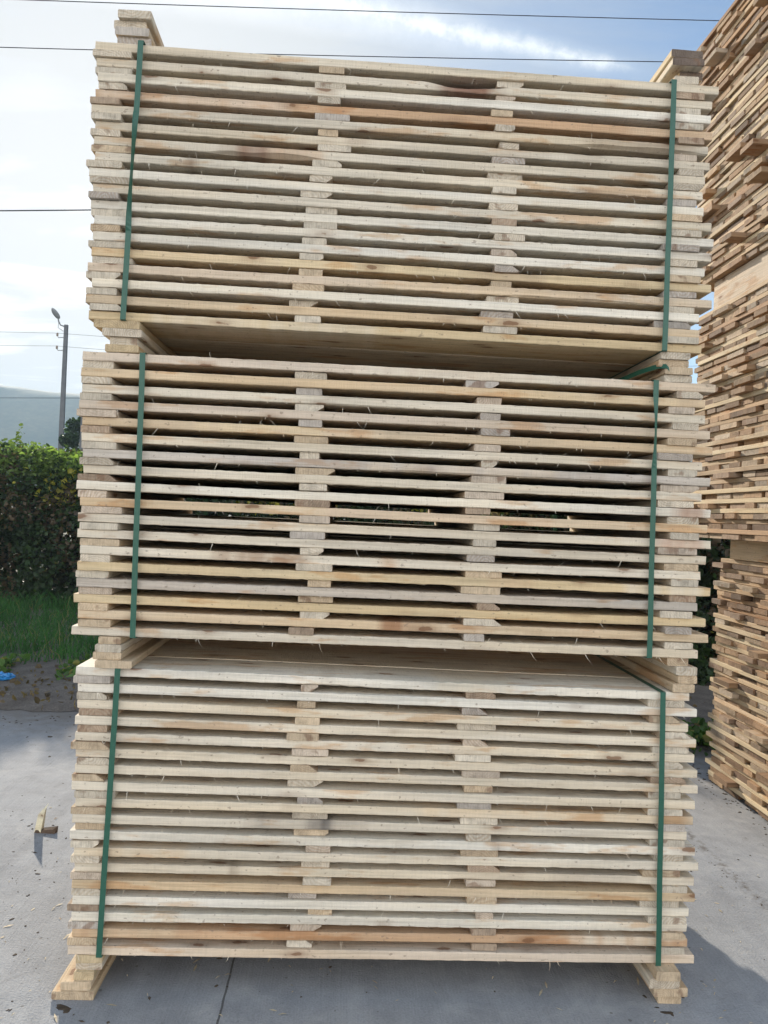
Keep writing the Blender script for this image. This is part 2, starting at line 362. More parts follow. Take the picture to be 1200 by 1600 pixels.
def add_board(mb, L, W, T, cx=0, cy=0, cz=0, segs=6, col=(.6, .52, .42), rough=.0008, bow=.0015, wane=None,
              spots=(), endcol=None, axis='x', fibres=0, tilt=0.0, yaw=0.0, seed=None, ch=.0022):
    """A sawn board, long axis x (or y). wane=(x0,x1,amount,edge) eats a front edge between two stations (edge 'b'/'t')."""
    sd = seed if seed is not None else random.uniform(0, 900)
    prof = [(-W/2, -T/2+ch), (-W/2, T/2-ch), (-W/2+ch, T/2), (W/2-ch, T/2), (W/2, T/2-ch), (W/2, -T/2+ch), (W/2-ch, -T/2), (-W/2+ch, -T/2)]
    V = []; cols = []; F = []; mis = []
    e0 = random.uniform(-.004, .004); e1 = random.uniform(-.004, .004)
    for i in range(segs+1):
        t = i/segs; x = -L/2+L*t
        bz = bow*math.sin(t*math.pi*random.choice((1,)))*math.sin(sd) + noise.noise(Vector((x*1.3, sd, 0)))*bow*1.2
        by = noise.noise(Vector((x*1.1, sd, 5)))*.0035
        c = mixc(col, tuple(q*.86 for q in col), max(0, min(1, .5+noise.noise(Vector((x*2.1, sd, 9)))*1.2)))
        wm = 0
        if wane:
            x0, x1, am, ed = wane
            wm = am*max(0, min(1, (x-x0)/.08))*max(0, min(1, (x1-x)/.08))*(.75+.5*noise.noise(Vector((x*9, sd, 2))))
            if wm > .003: c = mixc(c, (.20, .11, .06), min(.55, wm/.03))
        for (sx0, sx1, sc_, amt) in spots:
            k = max(0, min(1, (x-sx0)/.03+.5))*max(0, min(1, (sx1-x)/.03+.5))*amt*max(0, min(1, .85+1.0*noise.noise(Vector((x*26, sd, 3)))))
            c = mixc(c, sc_, k)
        for j, (y, z) in enumerate(prof):
            jit = rough*noise.noise(Vector((x*38, sd+j*3.1, 1)))*2
            zz_ = z+bz+(jit if j in (0, 1, 2, 7) else 0)
            yy_ = y+by+(jit*.8 if j in (0, 1) else 0)
            if wm:
                if ed == 'b' and j == 0: zz_ += wm
                if ed == 'b' and j == 7: yy_ += wm*1.6
                if ed == 't' and j == 1: zz_ -= wm
                if ed == 't' and j == 2: yy_ += wm*1.6
            xx = x
            if i == 0: xx += e0*(j/8)+random.uniform(-.0012, .0012)
            if i == segs: xx += e1*(j/8)+random.uniform(-.0012, .0012)
            V.append([xx, yy_, zz_]); cols.append(c)
    for i in range(segs):
        for j in range(8):
            F.append((i*8+j, i*8+(j+1) % 8, (i+1)*8+(j+1) % 8, (i+1)*8+j)); mis.append(0)
    # end caps carry their own verts so the end tint is separate
    ec = endcol if endcol else tuple(q*.92 for q in col)
    for i, rev in ((0, False), (segs, True)):
        k = len(V)
        for j in range(8): V.append(list(V[i*8+j])); cols.append(ec)
        f = tuple(k+j for j in range(8)); F.append(f if rev else f[::-1]); mis.append(1)
    # splinters and loose fibres on the front edges
    for q in range(fibres):
        x = random.uniform(-L/2+.03, L/2-.03); top = random.random() < .35
        ln = random.choice((.004, .005, .007, .009, .012, .018, .032)); wdt = random.uniform(.0005, .0010)
        y0 = -W/2-.0005; z0 = (T/2 if top else -T/2)
        dx = random.uniform(-1, 1)*ln*.8; dzv = (ln*.5 if top else -ln*.8)
        p = [Vector((x, y0, z0)), Vector((x+dx*.4, y0-ln*.25, z0+dzv*.5)), Vector((x+dx, y0-ln*.2, z0+dzv))]
        k = len(V)
        for u, pp in enumerate(p):
            ww = wdt*(1-u*.42)
            V.append([pp.x-ww, pp.y, pp.z]); V.append([pp.x+ww, pp.y, pp.z]); cols += [(.78, .72, .60)]*2
        F += [(k, k+1, k+3, k+2), (k+2, k+3, k+5, k+4)]; mis += [0, 0]
    ct, st = math.cos(tilt), math.sin(tilt); cy_, sy_ = math.cos(yaw), math.sin(yaw)
    out = []
    for x, y, z in V:
        x, z = x*ct-z*st, x*st+z*ct
        x, y = x*cy_-y*sy_, x*sy_+y*cy_
        if axis == 'y': x, y = -y, x
        out.append((x+cx, y+cy, z+cz))
    mb.add(out, F, mis, cols)

def board_obj(name, parent, L, W, T, loc, axis='x', tilt=0, yaw=0, **k):
    mb = MB(); add_board(mb, L, W, T, **k)
    o = mb.build(name, [k.get('_m', M_WOOD), M_END], parent, loc, tint=True)
    o.rotation_euler = Matrix.Rotation(yaw+(math.pi/2 if axis == 'y' else 0), 4, 'Z').to_euler() if not tilt else \
        (Matrix.Rotation(yaw+(math.pi/2 if axis == 'y' else 0), 4, 'Z') @ Matrix.Rotation(-tilt, 4, 'Y')).to_euler()
    return o

PALE = (.69, .607, .478); WHITE = (.75, .69, .58); TAN = (.66, .52, .355); YEL = (.67, .53, .33); PINK = (.65, .54, .42)
ORNG = (.55, .37, .23); GREY = (.54, .48, .41); BRWN = (.46, .35, .25)
DARK = (.12, .06, .035)

# ------------------------------------------------------------------ the front stack: three strapped bundles
D = 1.15          # depth of the stack
B = {
 'low': dict(zl=(.130, 1.031), zr=(.130, 1.008), xl=(.025, .011), xr=(2.020, 1.997),
   left=[(0.746,0.055),(0.739,0.058),(0.737,0.078),(0.728,0.102),(0.751,0.116),(0.738,0.087),(0.732,0.11),(0.759,0.081),(0.763,0.113),(0.764,0.11),(0.793,0.078),(0.786,0.09),(0.793,0.09),(0.751,0.09),(0.802,0.076),(0.767,0.099),(0.749,0.081)],
   right=[(1.287,0.096),(1.271,0.086),(1.281,0.126),(1.282,0.081),(1.276,0.116),(1.307,0.121),(1.293,0.091),(1.285,0.111),(1.3,0.121),(1.308,0.081),(1.307,0.121),(1.322,0.106),(1.318,0.096),(1.32,0.096),(1.334,0.056),(1.331,0.081),(1.334,0.081)],
   cols=[WHITE,WHITE,PALE,PALE,PALE,PALE,PALE,PALE,PALE,PALE,WHITE,PALE,PALE,TAN,WHITE,WHITE,ORNG,PINK],
   spots={1:[(1.15,1.4,YEL,.3)],5:[(1.05,1.35,TAN,.4)],9:[(1.1,1.9,TAN,.6),(1.88,2.0,(.40,.24,.12),.8)],10:[(.755,.83,(.12,.11,.10),.85),(.60,.62,(.2,.18,.16),.5)],
          12:[(.06,.38,TAN,.7)],13:[(.52,.54,DARK,.8)],14:[(.1,.5,TAN,.5),(.62,.75,BRWN,.4)],17:[(0,.35,TAN,.6),(1.62,2.0,PALE,.8)],18:[(.3,.9,PINK,.5)],11:[(1.36,1.375,DARK,.6)]},
   wane={10:(.5,1.0,.005,'t'),13:(1.15,1.9,.005,'b'),16:(.2,1.0,.0,'b')},
   strapL=(.144, .124), strapR=(1.881, 1.901)),
 'mid': dict(zl=(1.129, 2.020), zr=(1.120, 2.017), xl=(-.003, -.010), xr=(2.018, 2.003),
   left=[(0.7,0.102),(0.7,0.082),(0.701,0.091),(0.712,0.074),(0.714,0.108),(0.708,0.062),(0.727,0.125),(0.729,0.088),(0.726,0.111),(0.729,0.097),(0.716,0.111),(0.729,0.074),(0.741,0.116),(0.76,0.074),(0.747,0.111),(0.742,0.094),(0.71,0.08)],
   right=[(1.259,0.108),(1.284,0.08),(1.288,0.066),(1.303,0.094),(1.284,0.085),(1.29,0.052),(1.29,0.113),(1.273,0.127),(1.258,0.08),(1.291,0.085),(1.279,0.075),(1.274,0.09),(1.288,0.118),(1.278,0.127),(1.302,0.075),(1.287,0.123),(1.266,0.066)],
   cols=[PINK,TAN,PALE,PINK,TAN,PALE,GREY,PALE,WHITE,TAN,PALE,PALE,PALE,YEL,GREY,YEL,TAN,PALE],
   spots={1:[(.85,1.6,PALE,.7)],2:[(1.3,2,YEL,.4),(1.90,1.98,BRWN,.5)],3:[(.3,.7,PALE,.4)],5:[(.35,.75,YEL,.6)],7:[(.9,1.5,TAN,.4)],10:[(.75,1.3,(.60,.45,.32),.5),(1.3,1.5,ORNG,.35)],
          9:[(1.9,2.0,(.40,.22,.14),.7)],11:[(1.85,2.0,(.50,.30,.22),.6)],13:[(.42,.72,(.38,.27,.19),.75),(.95,1.0,ORNG,.7)],14:[(1.3,1.45,ORNG,.3),(1.75,2.0,PALE,.8)],17:[(.96,1.09,(.28,.13,.06),.8),(1.09,1.3,ORNG,.3)]},
   wane={7:(.9,1.9,.004,'b'),5:(.9,1.1,.004,'t')},
   strapL=(.178, .185), strapR=(1.817, 1.831)),
 'top': dict(zl=(2.123, 2.999), zr=(2.115, 2.994), xl=(-.003, -.019), xr=(1.983, 1.975),
   left=[(0.727,0.081),(0.73,0.1),(0.728,0.072),(0.734,0.111),(0.729,0.064),(0.748,0.106),(0.726,0.094),(0.711,0.072),(0.696,0.1),(0.713,0.1),(0.71,0.106),(0.701,0.078),(0.691,0.075),(0.686,0.075),(0.683,0.1),(0.675,0.092),(0.685,0.083)],
   right=[(1.302,0.087),(1.292,0.064),(1.283,0.07),(1.293,0.064),(1.311,0.064),(1.304,0.108),(1.298,0.113),(1.299,0.076),(1.301,0.093),(1.311,0.081),(1.322,0.099),(1.313,0.084),(1.315,0.081),(1.3,0.067),(1.311,0.105),(1.293,0.105),(1.309,0.11)],
   cols=[PALE,PALE,WHITE,ORNG,PALE,PALE,PALE,PALE,WHITE,PALE,WHITE,WHITE,WHITE,YEL,PINK,WHITE,TAN,YEL],
   spots={1:[],4:[(0,.6,PINK,.7),(1.7,2.0,TAN,.4)],7:[(.44,.54,(.24,.13,.08),.8),(.54,.72,ORNG,.55)],2:[(1.08,1.24,(.26,.13,.09),.75)],14:[(1.22,1.45,(.42,.32,.22),.45),(0,.6,TAN,.5)],15:[(.9,2,TAN,.5)],
          8:[(.285,.315,DARK,.6)],3:[(1.15,1.25,GREY,.3)],18:[(.2,.9,PALE,.5)]},
   wane={2:(1.02,1.32,.017,'t'),7:(.35,.72,.011,'b'),14:(1.10,1.48,.008,'t'),5:(1.5,1.98,.008,'b'),15:(1.3,1.8,.004,'b')},
   strapL=(.130, .112), strapR=(1.836, 1.840)),
}
T = .0282
BUNDLE_LABEL = {'low': 'lowest green-strapped bundle of pale boards, its spacer planks on the concrete',
 'mid': 'middle green-strapped bundle of boards in the front stack, with daylight showing through its gaps',
 'top': 'uppermost green-strapped bundle of the front stack, against the sky'}

def strap(name, parent, x_top, x_bot, z_top, z_bot, y0, y1, twist=None, w_=.0175, turn=80):
    """flat band round a bundle; twist=(z0,z1) turns it on edge over part of the front face"""
    mb = MB(); th = .0009; pts = []
    n = 60
    for i in range(n+1):
        t = i/n; z = lerp(z_bot, z_top, t); ang = 0
        if twist:
            zz0, zz1 = twist
            u = (z-zz0)/(zz1-zz0)
            if 0 < u < 1: ang = math.radians(turn)*math.sin(math.pi*u)**.7
        pts.append((lerp(x_bot, x_top, t)+.0012*noise.noise(Vector((z*5, x_top, 0))), y0-.0012-math.sin(ang)*w_/2, z, ang))
    V = []; F = []
    for x, y, z, a in pts:
        dx, dy = math.cos(a)*w_/2, math.sin(a)*w_/2
        nx, ny = -math.sin(a)*th, math.cos(a)*th
        V += [(x-dx, y-dy, z), (x+dx, y+dy, z), (x+dx+nx, y+dy+ny*0-th, z), (x-dx+nx, y-dy-th, z)]
    for i in range(n):
        for j in range(4): F.append((i*4+j, (i+1)*4+j, (i+1)*4+(j+1) % 4, i*4+(j+1) % 4))
    mb.add(V, F)
    # top, back and bottom runs, with rounded corners
    h = w_/2
    def run(path, xs):
        V = []; F = []
        for (y, z, ny, nz), x in zip(path, xs):
            V += [(x-h, y, z), (x+h, y, z), (x+h, y+ny*th, z+nz*th), (x-h, y+ny*th, z+nz*th)]
        for i in range(len(path)-1):
            for j in range(4): F.append((i*4+j, i*4+(j+1) % 4, (i+1)*4+(j+1) % 4, (i+1)*4+j))
        mb.add(V, F)
    o = .0012
    path = [(y0-o, z_top, -1, 0), (y0-o*.4, z_top+o*.7, -.7, .7), (y0+.004, z_top+o, 0, 1)]
    path += [(lerp(y0, y1, k/10), z_top+o, 0, 1) for k in range(1, 10)]
    path += [(y1-.004, z_top+o, 0, 1), (y1+o, z_top-.004, 1, 0), (y1+o, z_bot+.004, 1, 0), (y1-.004, z_bot-o, 0, -1)]
    path += [(lerp(y1, y0, k/10), z_bot-o, 0, -1) for k in range(1, 10)]
    path += [(y0+.004, z_bot-o, 0, -1), (y0-o, z_bot, -1, 0)]
    xs = []
    for (y, z, a, b) in path: xs.append(lerp(x_bot, x_top, (z-z_bot)/(z_top-z_bot)))
    run(path, xs)
    return mb.build(name, M_STRAP, parent)

for key, b in B.items():
    root = empty('lumber_bundle', (1.0, .55, b['zl'][0]))
    tag(root, BUNDLE_LABEL[key], 'lumber bundle', 'strapped bundles in the front stack')
    org = Vector(root.location)
    def zrow(xn, lvl):                   # bottom height of level lvl (0..34: even = boards, odd = cross boards)
        h0 = lerp(b['zl'][0], b['zr'][0], xn); h1 = lerp(b['zl'][1], b['zr'][1], xn)
        p = (h1-h0-T)/17
        return h0+(lvl//2)*p+(T if lvl % 2 else 0), p
    for r in range(18):                  # row 1 is the topmost board
        lv = 34-2*r; f = (17-r)/17
        x0 = lerp(b['xl'][0], b['xl'][1], f)+random.uniform(-.008, .014)
        x1 = lerp(b['xr'][0], b['xr'][1], f)+random.uniform(-.028, .018)
        z0, _ = zrow(0, lv); z1, _ = zrow(1, lv)
        til = math.atan2(z1-z0, 2.0)
        jy = random.uniform(-.002, .006)
        edges = [0]+[D*q/5+random.uniform(-.02, .02) for q in (1, 2, 3, 4)]+[D]
        for q in range(5):
            L = x1-x0 if q == 0 else (x1-x0)+random.uniform(-.02, .01)
            dzq = 0 if q == 0 else random.uniform(-.0022, .0022)
            xm = (x0+x1)/2
            wv = edges[q+1]-edges[q]-.003
            ym = (edges[q]+edges[q+1])/2+(jy if q == 0 else 0)
            zm = lerp(z0, z1, xm/2)+T/2+dzq
            col = b['cols'][r] if q == 0 else random.choice((PALE, PALE, TAN, PINK, WHITE))
            k = random.uniform(.93, 1.05); col = tuple(c*k for c in col)
            kw = {}
            if q == 0:
                kw = dict(spots=[(s0-xm, s1-xm, sc_, am) for s0, s1, sc_, am in b['spots'].get(r+1, [])], fibres=random.choice((4, 8, 14, 24)), segs=130)
                if r+1 in b['wane']:
                    a0_, a1_, am_, ed_ = b['wane'][r+1]; kw['wane'] = (a0_-xm, a1_-xm, am_, ed_)
                elif random.random() < .3:
                    c0 = random.uniform(.1, 1.5); kw['wane'] = (c0-xm, c0+random.uniform(.2, .5)-xm, random.uniform(.002, .005), random.choice('bt'))
                kw['rough'] = random.choice((.0004, .0006, .0010))
            else: kw = dict(segs=8)
            o = board_obj('board', root, L, wv, T-.0006+random.uniform(-.0008, .0), Vector((xm, ym, zm))-org, tilt=til, col=col, **kw)
    for g in range(17):                  # gaps from the top
        lv = 33-2*g; f = (16.5-g)/17
        items = []
        wl = random.uniform(.085, .125); xl = lerp(b['xl'][0], b['xl'][1], f)+random.uniform(-.010, .012); items.append((xl+wl/2, wl))
        wr = random.uniform(.08, .13); xr = lerp(b['xr'][0], b['xr'][1], f)-random.uniform(.02, .05); items.append((xr-wr/2, wr))
        items.append(b['left'][g]); items.append(b['right'][g])
        for n_, (xc, wd_) in enumerate(items):
            z0, p = zrow(xc/2, lv)
            gh = p-T
            col = random.choice((PALE, TAN, PINK, PALE, TAN, BRWN, GREY, PALE, PALE))
            k = random.uniform(.80, 1.0); col = tuple(c*k for c in col)
            st_ = random.uniform(-.003, .008)+(.0 if n_ < 2 else .004)
            wn = None
            if random.random() < .20:
                wn = (-1, 1, gh*random.uniform(.4, .9), random.choice('bt'))
            board_obj('cross_board', root, D+random.uniform(-.01, .012), wd_, gh-.0008, Vector((xc, D/2+st_, z0+gh/2))-org, axis='y',
                      yaw=random.uniform(-.01, .01), col=col, endcol=scl(col, random.uniform(.80, 1.0)), segs=4, wane=wn)
    lt = lerp(b['zl'][1], b['zr'][1], .07); rt_ = lerp(b['zl'][1], b['zr'][1], .93)
    lb = lerp(b['zl'][0], b['zr'][0], .07); rb = lerp(b['zl'][0], b['zr'][0], .93)
    for (xt, xb), zt, zb, tw in ((b['strapL'], lt, lb, (2.40, 2.78) if key == 'top' else None), (b['strapR'], rt_, rb, (1.74, 1.96) if key == 'mid' else None)):
        s = strap('strap', root, xt-org.x, xb-org.x, zt-org.z, zb-org.z, -.0120-org.y, D+.002-org.y, (tw[0]-org.z, tw[1]-org.z) if tw else None, turn=46 if key == 'mid' else 80)

# ------------------------------------------------------------------ spacer planks under, between and on top of the bundles
PW = .080
def spacers(z0, z1, rows, where, side, grp, yfr, length=D, capt=None):
    n = len(rows); t = (z1-z0)/n
    ordn = {4: ['lowest', 'second lowest', 'second highest', 'topmost'],
            5: ['lowest', 'second lowest', 'middle', 'second highest', 'topmost']}[n]
    for i, (xa, xb) in enumerate(rows):
        col = random.choice((TAN, PALE, YEL, TAN))
        col = scl(col, random.uniform(.85, 1.0))
        mb = MB(); L = length+random.uniform(-.03, .03)
        add_board(mb, L, xb-xa, t-.0006, segs=16, col=col, endcol=scl(capt[i] if capt else col, .9), bow=.0002, ch=.003)
        yf = yfr[i]
        o = mb.build('spacer_plank', [M_WOOD, M_END], None, ((xa+xb)/2, yf+L/2, z0+t*(i+.5)), (0, 0, math.pi/2+random.uniform(-.012, .012)), tint=True)
        tag(o, f'{ordn[i]} plank of the {side} spacer pile {where}', 'spacer plank', grp)
G = 'spacer planks of the front stack'
spacers(.0005, .1295, [(-.012, .117), (.008, .100), (.042, .103), (.052, .133), (.052, .134)], 'on the concrete', 'left', G, [-.02, -.01, .0, .01, -.002], D)
spacers(.0005, .1295, [(1.908, 1.986), (1.885, 1.996), (1.870, 1.968), (1.888, 1.965)], 'on the concrete', 'right', G, [.0, -.02, -.03, -.045], D)
spacers(1.0315, 1.1270, [(.068, .181), (.057, .145), (.068, .149), (.069, .138)], 'between lowest and middle bundles', 'left', G, [-.012, -.004, .0, .004])
spacers(1.0095, 1.1210, [(1.920, 1.993), (1.931, 1.994), (1.926, 1.996), (1.905, 1.975)], 'between lowest and middle bundles', 'right', G, [.0, .006, .0, .01])
spacers(2.0215, 2.1215, [(.053, .158), (.071, .156), (.045, .167), (.025, .168)], 'between middle and top bundles', 'left', G, [.0, .012, .0, .0])
spacers(2.0190, 2.1150, [(1.855, 1.948), (1.852, 1.945), (1.836, 1.935), (1.838, 1.934)], 'between middle and top bundles', 'right', G, [.01, .0, .006, -.002])
spacers(3.0010, 3.1050, [(.042, .149), (.041, .148), (.038, .140), (.045, .150)], 'lying on the top bundle', 'left', G, [.02, .01, .02, .005], 1.05,
        [GREY, GREY, PALE, PALE])
spacers(2.9970, 3.1010, [(1.850, 1.931), (1.866, 1.945), (1.833, 1.938), (1.824, 1.930)], 'lying on the top bundle', 'right', G, [.01, .03, -.004, .0], 1.05,
        [PALE, (.24, .19, .15), (.20, .155, .125), (.19, .15, .12)])
# loose tail of green strap poking out by the right spacers
mb = MB(); V = []; F = []
tail = [(1.72, .30, 2.030), (1.76, .20, 2.045), (1.80, .09, 2.062), (1.835, .02, 2.070), (1.852, -.006, 2.066), (1.858, -.012, 2.055)]
for x, y, z in tail:
    V += [(x, y-.004, z-.008), (x, y+.004, z+.008)]
for i in range(len(tail)-1): F.append((2*i, 2*i+1, 2*i+3, 2*i+2))
mb.add(V, F); o = mb.build('strap_tail', M_STRAP)
sm = o.modifiers.new('solid', 'SOLIDIFY'); sm.thickness = .001
tag(o, 'loose dark green strap end poking out beside the right spacers, just above the middle bundle', 'strap')

# ------------------------------------------------------------------ the tall stack on the right: three rough bundles
RB = [('low', 3.13, .012, 1.372, 24, 'lowest brown bundle of the tall right-hand stack, resting on the concrete'),
      ('mid', 3.005, 1.492, 2.880, 24, 'middle brown bundle of the tall right-hand stack, between the two pairs of beams'),
      ('top', 2.99, 3.060, 4.560, 26, 'uppermost brown bundle of the tall right-hand stack, its ragged edge against the sky')]
YF, YN, RX = 2.20, 1.00, 1.25      # far end, near end, width in x
RCOL = [(.48, .31, .18), (.55, .38, .23), (.38, .24, .14), (.58, .44, .30), (.26, .17, .11), (.50, .33, .20), (.62, .50, .37), (.42, .30, .21), (.52, .34, .20)]
for key, xf, zb, zt, n, lab in RB:
    root = empty('lumber_bundle', (xf+RX/2, (YF+YN)/2, zb)); org = Vector(root.location)
    tag(root, lab, 'lumber bundle', 'bundles in the tall right-hand stack')
    p = (zt-zb)/n; te = p*.53; tl = p-te
    rest = MB(); nb = 0
    for r in range(n):
        z = zb+r*p
        # layer of boards running in x, their sawn ends facing left
        y = YF+random.uniform(-.04, .03)+(.14 if key == 'top' else .12 if key == 'mid' else 0)
        first = 0
        while y > YN:
            wd_ = random.uniform(.095, .20)
            col = random.choice(RCOL); k = random.uniform(.70, 1.02); col = tuple(c*k for c in col)
            pro = random.gauss(0, .008)+(random.uniform(-.06, -.02) if random.random() < .08 else 0)
            pro = max(-.085, min(.030, pro))
            if key == 'top': pro = pro*1.5-.075*(r/n)**2
            L = RX-.03
            args = dict(segs=5, col=col, endcol=scl(col, random.uniform(.50, .95)), bow=.001, ch=.003)
            loc = Vector((xf+pro+L/2, y-wd_/2, z+te/2+random.uniform(-.0006, .0006)))
            yw = random.gauss(0, .012); ti = random.gauss(0, .0007)
            if first < 4 and y > 1.42:
                board_obj('cross_board', root, L, wd_-.003, te-.0016, loc-org, yaw=yw, tilt=ti, **args); nb += 1
            else:
                add_board(rest, L, wd_-.003, te-.0016, *(loc-org), yaw=yw, tilt=ti, **args)
            first += 1; y -= wd_+(random.uniform(.0, .006) if random.random() < .8 else random.uniform(.02, .06))
        # layer of long boards running in y
        xx = xf+.002+random.uniform(-.014, .016)-(.075*(r/n)**2 if key == 'top' else 0); first = 0
        while xx < xf+RX-.1:
            wd_ = random.uniform(.10, .16)
            col = random.choice(RCOL[:4]+[(.62, .50, .33)]*6+[(.52, .39, .25)]*3); k = random.uniform(.9, 1.1); col = tuple(c*k for c in col)
            L = YF-YN+random.uniform(-.04, .05)+(.12 if key != 'low' else 0)
            args = dict(segs=24, col=col, bow=.0012, rough=.0012, wane=(-.6, .7, tl*.4, random.choice('bt')) if random.random() < .3 else None)
            loc = Vector((xx+wd_/2, (YF+YN)/2+random.uniform(-.03, .03), z+te+tl/2))
            loc.y += .06 if key != 'low' else 0
            if first == 0: board_obj('board', root, L, wd_, tl-.0012, loc-org, axis='y', yaw=random.gauss(0, .005), **args)
            else: add_board(rest, L, wd_, tl-.0012, *(loc-org), axis='y', yaw=0, **args)
            first += 1; xx += wd_+random.uniform(.02, .08)
    o = rest.build('inner_boards', [M_WOODR, M_END], root, tint=True); o['kind'] = 'stuff'
for z0, z1, xa, ya, yb, col, lab in ((1.374, 1.490, 3.12, 1.02, 2.02, (.62, .46, .29), 'between lowest and middle bundles of the right-hand stack'),
                           (2.882, 3.058, 3.03, 1.02, 2.16, (.60, .49, .37), 'between middle and top bundles of the right-hand stack')):
    for i, (xo, side) in enumerate(((0, 'near, visible'), (1.0, 'far, hidden'))):
        mb = MB(); add_board(mb, yb-ya, .11, z1-z0, segs=14, col=col, endcol=tuple(c*.85 for c in col), bow=.0004, ch=.004)
        o = mb.build('timber_beam', [M_WOOD, M_END], None, (xa+xo+.055, (ya+yb)/2, (z0+z1)/2), (0, 0, math.pi/2), tint=True)
        tag(o, f'{"left" if i == 0 else "right"} thick sawn beam {lab}', 'beam', 'beams between the right-hand bundles')

# ------------------------------------------------------------------ ground
mb = MB(); mb.box(-30, 30, -30, 3.45, -.3, 0)
g = mb.build('ground', M_GROUND); tag(g, kind='structure')
# terrain sheet further out, slightly lower than the slab
def height(x, y):
    return -.03
mb = MB(); V = []; F = []
mb.add([(-2500, 3.44, -.02), (2500, 3.44, -.02), (2500, 2600, -.02), (-2500, 2600, -.02)], [(0, 1, 2, 3)])
mb.add([(-2500, -2500, -.02), (-30, -2500, -.02), (-30, 3.44, -.02), (-2500, 3.44, -.02)], [(0, 1, 2, 3)])
mb.add([(30, -2500, -.02), (2500, -2500, -.02), (2500, 3.44, -.02), (30, 3.44, -.02)], [(0, 1, 2, 3)])
mb.add([(-30, -2500, -.02), (30, -2500, -.02), (30, -30, -.02), (-30, -30, -.02)], [(0, 1, 2, 3)])
g = mb.build('terrain', M_FIELD); tag(g, kind='structure')
# strip of bare soil with an uneven edge, lapping over the slab
V = []; F = []; nx, ny = 240, 24
for i in range(nx+1):
    x = -12+24*i/nx
    ya = 3.20-.10*x+.16*noise.noise(Vector((x*1.7, 0, 3)))+.06*noise.noise(Vector((x*7, 0, 5)))
    if x > 2: ya -= .06*(x-2)
    yb = 8.6
    for j in range(ny+1):
        t = (j/ny)**1.6; y = lerp(ya, yb, t)
        z = .004 + min(1, t*14)*.018 + .022*noise.noise(Vector((x*2.3, y*2.3, 0)))*min(1, t*10)+.02*min(1, t*10)
        V.append((x, y, z))
for i in range(nx):
    for j in range(ny): a = i*(ny+1)+j; F.append((a, a+ny+1, a+ny+2, a+1))
mb = MB(); mb.add(V, F); g = mb.build('soil_verge', M_DIRT, smooth=True); tag(g, kind='structure')

# ------------------------------------------------------------------ grass
def grass(name, n, xr, yr, hmax, lab, edge):
    x = NP.uniform(*xr, n*2); y = NP.uniform(*yr, n*2)
    ed = np.array([edge(a) for a in x]); keep = y > ed+NP.exponential(.12, n*2)
    x, y = x[keep][:n], y[keep][:n]; n = len(x)
    clump = np.array([noise.noise(Vector((a*1.6, b_*1.6, 0))) for a, b_ in zip(x, y)])
    h = hmax*(.45+.75*NP.random(n))*(.75+clump*.9); h = np.clip(h, .03, None)
    an = NP.uniform(0, 2*np.pi, n); le = NP.uniform(.15, .9, n)*h; wv = NP.uniform(.003, .006, n)
    la = NP.uniform(0, 2*np.pi, n)
    V = np.zeros((n, 2, 4, 3)); dx = np.cos(an)*wv; dy = np.sin(an)*wv; lx = np.cos(la)*le; ly = np.sin(la)*le
    z0 = .01
    def P(k, u, fx, hh): V[:, k[0], k[1], 0] = x+dx*fx+lx*u; V[:, k[0], k[1], 1] = y+dy*fx+ly*u; V[:, k[0], k[1], 2] = z0+h*hh
    P((0, 0), 0, -1, 0); P((0, 1), 0, 1, 0); P((0, 2), .3, .8, .6); P((0, 3), .3, -.8, .6)
    P((1, 0), .3, -.8, .6); P((1, 1), .3, .8, .6); P((1, 2), 1, .1, .95); P((1, 3), 1, -.1, .95)
    c = np.array([[.045, .13, .03]])*(.6+.8*NP.random((n, 1)))
    dry = NP.random(n) < .07; c[dry] = np.array([.24, .20, .09])
    o = quads(name, V.reshape(-1, 3), np.repeat(c, 8, axis=0), M_GRASS)
    tag(o, lab, 'grass', kind='stuff'); return o
grass('grass', 42000, (-9.5, 1.5), (4.0, 9.6), .26, 'rough green grass between the soil strip and the hedge, left of the stacks', lambda a: 4.55-.10*a-.35*0+(.25*noise.noise(Vector((a*2, 0, 8)))))
# low broad-leaved weeds on the edge of the soil
def leafcloud(pts, nrm_bias, size, cols, jitter=.6, nm='foliage', parent=None, mat=None, loc=(0, 0, 0)):
    n = len(pts)
    a = NP.normal(size=(n, 3)); a[:, 2] *= .7; a /= np.linalg.norm(a, axis=1)[:, None]
    b_ = NP.normal(size=(n, 3)); b_ -= (a*b_).sum(1)[:, None]*a; b_ /= np.linalg.norm(b_, axis=1)[:, None]
    nn = np.cross(a, b_)
    s = (size*(.55+.9*NP.random(n)))[:, None]
    w_ = s*.36
    V = np.zeros((n, 2, 4, 3))
    base = pts-a*s*.5; tip = pts+a*s*.5; fold = nn*s*.10
    q1 = pts-a*s*.15; q2 = pts+a*s*.18
    V[:, 0, 0] = base; V[:, 0, 1] = q1+b_*w_+fold; V[:, 0, 2] = q2+b_*w_*.8+fold; V[:, 0, 3] = tip
    V[:, 1, 0] = tip; V[:, 1, 1] = q2-b_*w_*.8+fold; V[:, 1, 2] = q1-b_*w_+fold; V[:, 1, 3] = base
    return quads(nm, V.reshape(-1, 3), np.repeat(cols, 8, axis=0), mat or M_LEAF, parent, loc=loc)
def n3(P, s, o=0): return np.array([noise.noise(Vector((p[0]*s+o, p[1]*s, p[2]*s))) for p in P])
n = 5200
wx = NP.uniform(-5, 5.5, n); wy = 4.35-.10*wx+NP.normal(0, .17, n)-.7*(wx > 1.8)*np.clip(wx-1.8, 0, 1.5)
cl = np.array([noise.noise(Vector((a*1.9, 0, 4))) for a in wx]); k = cl > -.05; wx, wy = wx[k], wy[k]
P = np.stack([wx, wy, .02+NP.random(len(wx))*.11], 1)
